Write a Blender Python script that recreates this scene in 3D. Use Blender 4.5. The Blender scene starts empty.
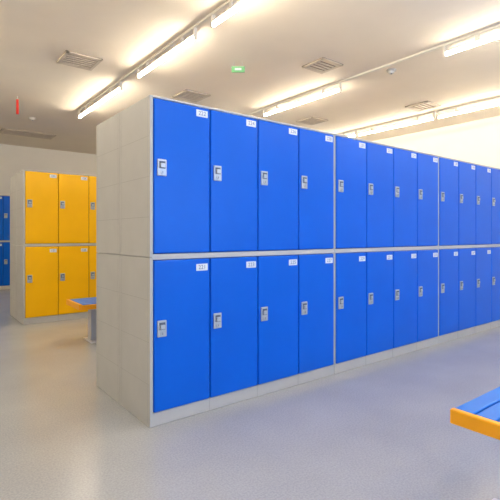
import bpy, bmesh, math, random
from mathutils import Vector, Matrix
random.seed(4)
sc = bpy.context.scene
sc.view_settings.view_transform = 'Standard'
sc.view_settings.look = 'None'
sc.view_settings.exposure = 0.0

# ---------------------------------------------------------------- materials
def srgb(r, g, b):
    f = lambda c: (c/255/12.92) if c/255 <= .04045 else ((c/255+.055)/1.055)**2.4
    return (f(r), f(g), f(b), 1)

def mat(name, col, rough=.5, metal=0, emit=None, estr=0, noise=0, nscale=20, bump=0, bscale=200, spec=.5, coat=0):
    m = bpy.data.materials.new(name); m.use_nodes = True
    nt = m.node_tree; b = nt.nodes['Principled BSDF']
    b.inputs['Base Color'].default_value = col
    b.inputs['Roughness'].default_value = rough
    b.inputs['Metallic'].default_value = metal
    b.inputs['Specular IOR Level'].default_value = spec
    b.inputs['Coat Weight'].default_value = coat
    if emit:
        b.inputs['Emission Color'].default_value = emit
        b.inputs['Emission Strength'].default_value = estr
    tc = nt.nodes.new('ShaderNodeTexCoord')
    if noise:
        n = nt.nodes.new('ShaderNodeTexNoise'); n.inputs['Scale'].default_value = nscale
        n.inputs['Detail'].default_value = 5
        nt.links.new(tc.outputs['Object'], n.inputs['Vector'])
        r = nt.nodes.new('ShaderNodeValToRGB')
        r.color_ramp.elements[0].position = .3; r.color_ramp.elements[1].position = .7
        r.color_ramp.elements[0].color = tuple(c*(1-noise) for c in col[:3])+(1,)
        r.color_ramp.elements[1].color = tuple(min(1, c*(1+noise)) for c in col[:3])+(1,)
        nt.links.new(n.outputs['Fac'], r.inputs['Fac'])
        nt.links.new(r.outputs['Color'], b.inputs['Base Color'])
    if bump:
        n2 = nt.nodes.new('ShaderNodeTexNoise'); n2.inputs['Scale'].default_value = bscale
        bp = nt.nodes.new('ShaderNodeBump'); bp.inputs['Strength'].default_value = bump
        bp.inputs['Distance'].default_value = .002
        nt.links.new(tc.outputs['Object'], n2.inputs['Vector'])
        nt.links.new(n2.outputs['Fac'], bp.inputs['Height'])
        nt.links.new(bp.outputs['Normal'], b.inputs['Normal'])
    return m

M_blue = mat('blue_abs_plastic', srgb(0, 92, 206), .33, noise=.04, nscale=3, bump=.04, bscale=400, spec=.2)
M_bluegap = mat('dark_blue_gap', srgb(2, 34, 112), .7)
M_yel = mat('yellow_abs_plastic', srgb(252, 190, 3), .36, noise=.04, nscale=3, spec=.25)
M_yelgap = mat('dark_yellow_gap', srgb(150, 105, 5), .7)
M_grey = mat('grey_abs_frame', srgb(188, 187, 184), .5, noise=.03, nscale=6, bump=.05, bscale=300)
M_seam = mat('panel_seam', srgb(166, 165, 162), .7)
M_silver = mat('silver_handle', srgb(178, 184, 190), .35, metal=.35)
M_dark = mat('dark_recess', srgb(80, 90, 110), .6)
M_label = mat('label_white', srgb(226, 230, 236), .5)
M_ink = mat('label_ink', srgb(70, 90, 135), .6)
M_ceil = mat('ceiling_paint', srgb(243, 233, 218), .9, noise=.02, nscale=2)
M_wall = mat('wall_paint', srgb(236, 233, 224), .85, noise=.02, nscale=2)
M_trim = mat('trim_white', srgb(215, 212, 205), .6)
M_vent = mat('vent_grey', srgb(212, 200, 184), .6)
M_ventd = mat('vent_dark', srgb(146, 128, 114), .8)
M_tube = mat('fluorescent_tube', (1, 1, 1, 1), .5, emit=(1, .86, .655, 1), estr=68)
M_batten = mat('batten_white', srgb(240, 234, 222), .5)
M_green = mat('exit_green', srgb(120, 190, 130), .5, emit=srgb(90, 220, 120), estr=.05)
M_red = mat('red_plastic', srgb(215, 40, 30), .5)
M_byel = mat('bench_yellow', srgb(250, 170, 0), .4)
M_bblue = mat('bench_blue', srgb(5, 112, 210), .35, spec=.35)
M_leg = mat('bench_leg_metal', srgb(200, 202, 205), .4, metal=.2)
M_glass = mat('window_frame_white', srgb(235, 235, 235), .4)

# floor: speckled vinyl
def floor_mat():
    m = bpy.data.materials.new('speckled_vinyl_floor'); m.use_nodes = True
    nt = m.node_tree; b = nt.nodes['Principled BSDF']
    tc = nt.nodes.new('ShaderNodeTexCoord')
    n1 = nt.nodes.new('ShaderNodeTexNoise'); n1.inputs['Scale'].default_value = 110; n1.inputs['Detail'].default_value = 3
    n2 = nt.nodes.new('ShaderNodeTexNoise'); n2.inputs['Scale'].default_value = 1.8; n2.inputs['Detail'].default_value = 7
    for n in (n1, n2): nt.links.new(tc.outputs['Object'], n.inputs['Vector'])
    r1 = nt.nodes.new('ShaderNodeValToRGB')
    r1.color_ramp.elements[0].position = .35; r1.color_ramp.elements[1].position = .65
    r1.color_ramp.elements[0].color = srgb(169, 171, 172); r1.color_ramp.elements[1].color = srgb(184, 186, 186)
    r2 = nt.nodes.new('ShaderNodeValToRGB')
    r2.color_ramp.elements[0].position = .3; r2.color_ramp.elements[1].position = .7
    r2.color_ramp.elements[0].color = (.88, .885, .89, 1); r2.color_ramp.elements[1].color = (1, 1, 1, 1)
    nt.links.new(n1.outputs['Fac'], r1.inputs['Fac']); nt.links.new(n2.outputs['Fac'], r2.inputs['Fac'])
    mx = nt.nodes.new('ShaderNodeMixRGB'); mx.blend_type = 'MULTIPLY'; mx.inputs[0].default_value = 1
    nt.links.new(r1.outputs[0], mx.inputs[1]); nt.links.new(r2.outputs[0], mx.inputs[2])
    nt.links.new(mx.outputs[0], b.inputs['Base Color'])
    b.inputs['Roughness'].default_value = .23
    b.inputs['Specular IOR Level'].default_value = .6
    return m
M_floor = floor_mat()

# ---------------------------------------------------------------- mesh helpers
class MB:
    def __init__(s, mats):
        s.bm = bmesh.new(); s.mats = mats
    def box(s, x0, x1, y0, y1, z0, z1, m=0, bev=0, seg=2):
        r = bmesh.ops.create_cube(s.bm, size=1)
        vs = r['verts']
        for v in vs:
            v.co = Vector((x0+(v.co.x+.5)*(x1-x0), y0+(v.co.y+.5)*(y1-y0), z0+(v.co.z+.5)*(z1-z0)))
        fs = set(f for v in vs for f in v.link_faces)
        for f in fs: f.material_index = m
        if bev:
            es = list(set(e for v in vs for e in v.link_edges))
            bmesh.ops.bevel(s.bm, geom=es, offset=bev, segments=seg, profile=.5, affect='EDGES', material=m)
    def cyl(s, p0, p1, r, m=0, seg=16, r2=None):
        p0 = Vector(p0); p1 = Vector(p1); d = p1-p0
        mt = Matrix.Translation((p0+p1)/2) @ d.to_track_quat('Z', 'Y').to_matrix().to_4x4()
        c = bmesh.ops.create_cone(s.bm, cap_ends=True, segments=seg, radius1=r, radius2=r if r2 is None else r2, depth=d.length, matrix=mt)
        for v in c['verts']:
            for f in v.link_faces:
                f.material_index = m
                if len(f.verts) == 4: f.smooth = True
    def obj(s, name, parent=None):
        me = bpy.data.meshes.new(name); s.bm.normal_update(); s.bm.to_mesh(me); s.bm.free()
        for m in s.mats: me.materials.append(m)
        o = bpy.data.objects.new(name, me); sc.collection.objects.link(o)
        if parent: o.parent = parent
        return o

def empty(name, loc=(0, 0, 0)):
    e = bpy.data.objects.new(name, None); e.empty_display_size = .1
    sc.collection.objects.link(e); e.location = loc
    return e

# ---------------------------------------------------------------- room
CH = 3.2
X0, X1, Y0, Y1 = -2.6, 8.2, -3.0, 11.5
def slab(name, a, m):
    b = MB([m]); b.box(*a); return b.obj(name)
slab('floor', (X0-.1, X1+.1, Y0-.1, Y1+.1, -.1, 0), M_floor)
slab('ceiling', (X0-.1, X1+.1, Y0-.1, Y1+.1, CH, CH+.1), M_ceil)
slab('wall_far', (X0, X1, Y1, Y1+.1, 0, CH), M_wall)
slab('wall_right', (X1, X1+.1, Y0, Y1, 0, CH), M_wall)
slab('wall_left', (X0-.1, X0, Y0, Y1, 0, CH), M_wall)
b = MB([M_wall])
b.box(X0, 0, Y0-.1, Y0, 0, CH); b.box(5.4, X1, Y0-.1, Y0, 0, CH)
b.box(0, 5.4, Y0-.1, Y0, 0, .9); b.box(0, 5.4, Y0-.1, Y0, 2.6, CH)
b.obj('wall_near')
b = MB([M_glass])
for i in range(5):
    x = i*1.35
    b.box(max(0, x-.03), min(5.4, x+.03), Y0-.08, Y0-.02, .9, 2.6)
b.box(0, 5.4, Y0-.08, Y0-.02, .9, .96); b.box(0, 5.4, Y0-.08, Y0-.02, 2.54, 2.6)
b.obj('added_window_1')  # unseen window, added behind the camera to justify the cool light
slab('baseboard_far', (X0, X1, Y1-.015, Y1, 0, .1), M_trim)
slab('baseboard_right', (X1-.015, X1, Y0, Y1-.02, 0, .1), M_trim)

# ---------------------------------------------------------------- lockers
def text_mesh(s, size):
    cu = bpy.data.curves.new('t', 'FONT'); cu.body = s; cu.size = size
    cu.align_x = 'CENTER'; cu.align_y = 'CENTER'; cu.resolution_u = 2
    o = bpy.data.objects.new('t', cu); sc.collection.objects.link(o)
    dg = bpy.context.evaluated_depsgraph_get()
    me = bpy.data.meshes.new_from_object(o.evaluated_get(dg))
    bpy.data.objects.remove(o); bpy.data.curves.remove(cu)
    return me

W = .39; NB = 4; H = 1.9; D = .455
def locker_row(name, x, y, nblocks, door_m, gap_m, num0, both=True):
    e = empty(name, (x, y, 0))
    L = nblocks*4*W
    depth = 2*D if both else D
    f = MB([M_grey, gap_m, M_seam])
    f.box(.004, L-.004, .022, depth-.022 if both else depth, .0, H-.012, 0)
    t = MB([door_m]); h = MB([M_silver, M_dark]); lb = MB([M_label])
    tx = MB([M_ink])
    sides = [(0, 1)] + ([(depth, -1)] if both else [])
    def ybox(mb, xa, xb, ya, yb, z0, z1, m, y_, sg, bev=0, seg=2):
        a, c = y_+sg*ya, y_+sg*yb
        mb.box(xa, xb, min(a, c), max(a, c), z0, z1, m, bev, seg)
    for y_, sg in sides:
        for bl in range(nblocks):
            xa = bl*4*W
            ybox(f, xa+.002, xa+4*W-.002, .006, .03, 0, .078, 0, y_, sg, .003, 1)
            ybox(f, xa+.002, xa+4*W-.002, .0, .03, .957, .990, 0, y_, sg, .003, 1)
            ybox(f, xa+.002, xa+4*W-.002, .0, .03, 1.888, 1.9, 0, y_, sg, .002, 1)
            for xs in (xa+.002, xa+4*W-.011):
                ybox(f, xs, xs+.009, .002, .03, 0.07, 1.895, 0, y_, sg, .002, 1)
            ybox(f, xa+.011, xa+4*W-.011, .0195, .025, .078, 1.888, 1, y_, sg)
            for d in range(4):
                for tier, (z0, z1) in enumerate(((.081, .954), (.993, 1.885))):
                    dx0 = xa+.012+d*(4*W-.024)/4+.0015; dx1 = xa+.012+(d+1)*(4*W-.024)/4-.0045
                    ybox(t, dx0, dx1, -.006, .018, z0, z1, 0, y_, sg, .009, 3)
                    hz = .56 if tier == 0 else 1.489
                    if sg == 1: ha = dx0+.018
                    else: ha = dx1-.018-.058
                    ybox(h, ha, ha+.058, -.015, -.004, hz-.048, hz+.048, 0, y_, sg, .004, 2)
                    ybox(h, ha+.010, ha+.048, -.0165, -.013, hz-.006, hz+.036, 1, y_, sg)
                    ybox(h, ha+.015, ha+.043, -.026, -.014, hz-.002, hz+.024, 0, y_, sg, .003, 2)
                    cy = y_+sg*-.014; cy2 = y_+sg*-.021
                    h.cyl((ha+.029, cy, hz-.028), (ha+.029, cy2, hz-.028), .011, 0)
                    ybox(h, ha+.0275, ha+.0305, -.0222, -.020, hz-.035, hz-.021, 1, y_, sg)
                    lz = .902 if tier == 0 else 1.846
                    la = (dx1-.018-.082) if sg == 1 else dx0+.018
                    ybox(lb, la, la+.082, -.0085, -.005, lz-.021, lz+.021, 0, y_, sg, .0015, 1)
                    if sg == 1:
                        me = text_mesh(str(num0+bl*8+d*2+tier), .036)
                        me.transform(Matrix.Translation((la+.041, -.0095, lz)) @ Matrix.Rotation(math.pi/2, 4, 'X'))
                        tx.bm.from_mesh(me); bpy.data.meshes.remove(me)
            for d in range(1, 4):
                xx = xa+.012+d*(4*W-.024)/4-.001
                ybox(f, xx-.0015, xx+.0015, .0045, .0075, 0.0, .078, 2, y_, sg)
    for xe, sg in ((0, -1), (L, 1)):
        for k in range(2 if both else 1):
            ya = k*D+.003; yb = (k+1)*D-.003
            for z0, z1 in ((0, .9685), (.9715, 1.9)):
                x_a, x_b = sorted((xe-sg*.004, xe+sg*.008))
                f.box(x_a, x_b, ya, yb, z0, z1, 0, .003, 2)
                n = 4
                for j in range(1, n):
                    zz = z0+(z1-z0)*j/n
                    a, c = sorted((xe+sg*.0075, xe+sg*.0083))
                    f.box(a, c, ya+.012, yb-.012, zz-.0012, zz+.0012, 2)
                a, c = sorted((xe+sg*.0075, xe+sg*.0083))
                for yy in (ya+.03, yb-.03):
                    f.box(a, c, yy-.0012, yy+.0012, z0+.02, z1-.02, 2)
    for k in range(2 if both else 1):
        for bl in range(nblocks):
            f.box(bl*4*W+.002, (bl+1)*4*W-.002, k*D+.004, (k+1)*D-.004, H-.012, H, 0, .002, 1)
    f.obj('carcass', e); t.obj('doors', e); h.obj('handles', e); lb.obj('number_plates', e); tx.obj('numbers', e)
    return e

locker_row('blue_locker_row', 1.092, 2.317, 4, M_blue, M_bluegap, 221)
locker_row('yellow_locker_row', 1.115, 5.93, 4, M_yel, M_yelgap, 121)
locker_row('blue_locker_row', 1.10, 10.0, 4, M_blue, M_bluegap, 21)

# ---------------------------------------------------------------- benches
def bench(x, y, L, w=.40):
    e = empty('changing_bench', (x, y, 0))
    s = MB([M_bblue]); n = 5; sw = w/n
    for i in range(n):
        s.box(.03, L-.03, -w+i*sw+.004, -w+(i+1)*sw-.004, .39, .42, 0, .005, 2)
    s.box(.03, L-.03, -w+.006, -.006, .385, .405, 0)
    s.obj('seat_slats', e)
    r = MB([M_byel])
    for xa in (0, L-.03):
        r.box(xa, xa+.03, -w, 0, .365, .422, 0, .006, 2)
    r.box(.02, L-.02, -w-.012, -w+.0, .365, .415, 0, .004, 2)
    r.obj('edge_trim', e)
    g = MB([M_leg])
    k = max(2, int(L//1.6)+1)
    for i in range(k):
        cx = .2+i*(L-.4)/(k-1)
        g.box(cx-.03, cx+.03, -w+.03, -.03, .345, .386, 0, .004)
        g.box(cx-.03, cx+.03, -w/2-.05, -w/2+.05, .012, .355, 0, .006)
        g.box(cx-.05, cx+.05, -w/2-.14, -w/2+.14, 0, .014, 0, .004)
    g.obj('legs', e)
bench(1.31, 4.84, 4.2, .45)
bench(1.665, .872, 4.2)

# ---------------------------------------------------------------- ceiling lights
def batten(x, y0, y1):
    e = empty('ceiling_tube_light', (x, (y0+y1)/2, CH)); h = (y1-y0)/2
    b = MB([M_batten])
    b.box(-.018, .018, -h, h, -.025, 0, 0, .006)
    for s in (-1, 1):
        a, c = sorted((s*h, s*(h-.025))); b.box(-.015, .015, a, c, -.14, -.02, 0, .004)
    b.box(-.024, .024, -h+.02, h-.02, -.100, -.094, 0, .002, 1)  # reflector strip added over the tube to cut its glow on the ceiling
    for s in (-.6, .6):
        b.box(-.01, .01, s*h-.02, s*h+.02, -.095, -.02, 0)
    b.obj('housing', e)
    t = MB([M_tube]); t.cyl((0, -h+.025, -.12), (0, h-.025, -.12), .0155); t.obj('tube', e)
segs = {2.27: [(-1.5, 0), (.4, 1.85), (1.95, 3.5), (3.8, 5.2), (5.75, 7.6)],
        4.65: [(-1.5, 0), (.7, 2.5), (3.95, 5.6), (6.2, 7.7), (8.3, 9.8)],
        7.05: [(-1.5, 0), (.6, 2.2), (2.3, 3.9), (3.95, 5.55), (5.6, 7.2), (8, 9.6)],
        -.12: [(-1.5, 0), (.5, 2.), (2.5, 4.), (4.5, 6.), (6.5, 8.)]}
for x, l in segs.items():
    for a, c in l: batten(x, a, c)
tr = MB([M_batten])
for x in (2.27, 4.65):
    l = segs[x]
    for i in range(len(l)-1):
        tr.box(x-.018, x+.018, l[i][1]+.002, l[i+1][0]-.002, CH-.022, CH, 0)
tr.obj('ceiling_cable_trunking')

# ---------------------------------------------------------------- ceiling fittings
def vent(x, y, sx, sy):
    b = MB([M_vent, M_ventd])
    z = CH
    b.box(x-sx/2, x+sx/2, y-sy/2, y+sy/2, z-.006, z, 1)
    for a in ((x-sx/2, x+sx/2, y-sy/2, y-sy/2+.04), (x-sx/2, x+sx/2, y+sy/2-.04, y+sy/2),
              (x-sx/2, x-sx/2+.04, y-sy/2, y+sy/2), (x+sx/2-.04, x+sx/2, y-sy/2, y+sy/2)):
        b.box(*a, z-.018, z-.004, 0, .003, 1)
    n = int(sy/.06)
    for i in range(1, n):
        yy = y-sy/2+i*sy/n
        b.box(x-sx/2+.03, x+sx/2-.03, yy-.014, yy+.014, z-.014, z-.005, 0)
    b.obj('ceiling_air_vent')
vent(1.62, 5.42, .42, .42); vent(3.36, 5.75, .42, .42); vent(4.04, 3.73, .36, .36)
vent(6.6, 3.9, .40, .40); vent(5.84, 5.65, .42, .42); vent(1.95, 10.0, 1.0, .45)

def disc(name, x, y):
    b = MB([M_trim, M_dark])
    b.cyl((x, y, CH-.015), (x, y, CH), .06, 0, 24)
    b.cyl((x, y, CH-.045), (x, y, CH-.014), .03, 0, 24, .05)
    b.cyl((x, y, CH-.05), (x, y, CH-.044), .01, 1, 12)
    b.obj(name)
disc('smoke_detector', 4.85, 3.3); disc('smoke_detector', 1.45, 3.6)
disc('smoke_detector', 1.75, 8.6)

def exit_sign(x, y):
    e = empty('exit_sign', (x, y, CH))
    b = MB([M_trim]); b.cyl((-.05, 0, -.06), (-.05, 0, 0), .004, 0, 8); b.cyl((.05, 0, -.06), (.05, 0, 0), .004, 0, 8); b.obj('hangers', e)
    b = MB([M_green, M_label]); b.box(-.08, .08, -.012, .012, -.13, -.06, 0, .004)
    b.box(-.04, .04, -.014, -.012, -.108, -.082, 1); b.obj('panel', e)
    e.rotation_euler = (0, 0, math.radians(-38))
exit_sign(3.15, 4.28)
b = MB([M_red, M_trim])
b.cyl((1.3, 7.4, CH-.1), (1.3, 7.4, CH), .008, 1, 10)
b.cyl((1.3, 7.4, CH-.27), (1.3, 7.4, CH-.05), .018, 0, 14)
b.obj('ceiling_alarm_beacon')

# ---------------------------------------------------------------- light
w = bpy.data.worlds.new('World'); sc.world = w; w.use_nodes = True
w.node_tree.nodes['Background'].inputs[0].default_value = (.6, .75, 1, 1)
w.node_tree.nodes['Background'].inputs[1].default_value = 1.0
def area(name, loc, rot, sx, sy, p, col):
    l = bpy.data.lights.new(name, 'AREA'); l.shape = 'RECTANGLE'; l.size = sx; l.size_y = sy; l.energy = p; l.color = col
    o = bpy.data.objects.new(name, l); sc.collection.objects.link(o); o.location = loc; o.rotation_euler = rot
area('added_cool_fill', (2.7, Y0+.02, 1.75), (math.radians(90), 0, 0), 5.2, 1.6, 155, (.40, .60, 1))  # added fill lamp just inside the opening, cools the foreground

# ---------------------------------------------------------------- camera
c = bpy.data.cameras.new('camera'); co = bpy.data.objects.new('camera', c); sc.collection.objects.link(co)
co.location = (0, 0, 1.1); co.rotation_euler = (math.radians(90), 0, math.radians(-37.9))
c.sensor_width = 36; c.lens = 438.5/500*36; c.shift_y = -.030; c.clip_start = .05
sc.camera = co
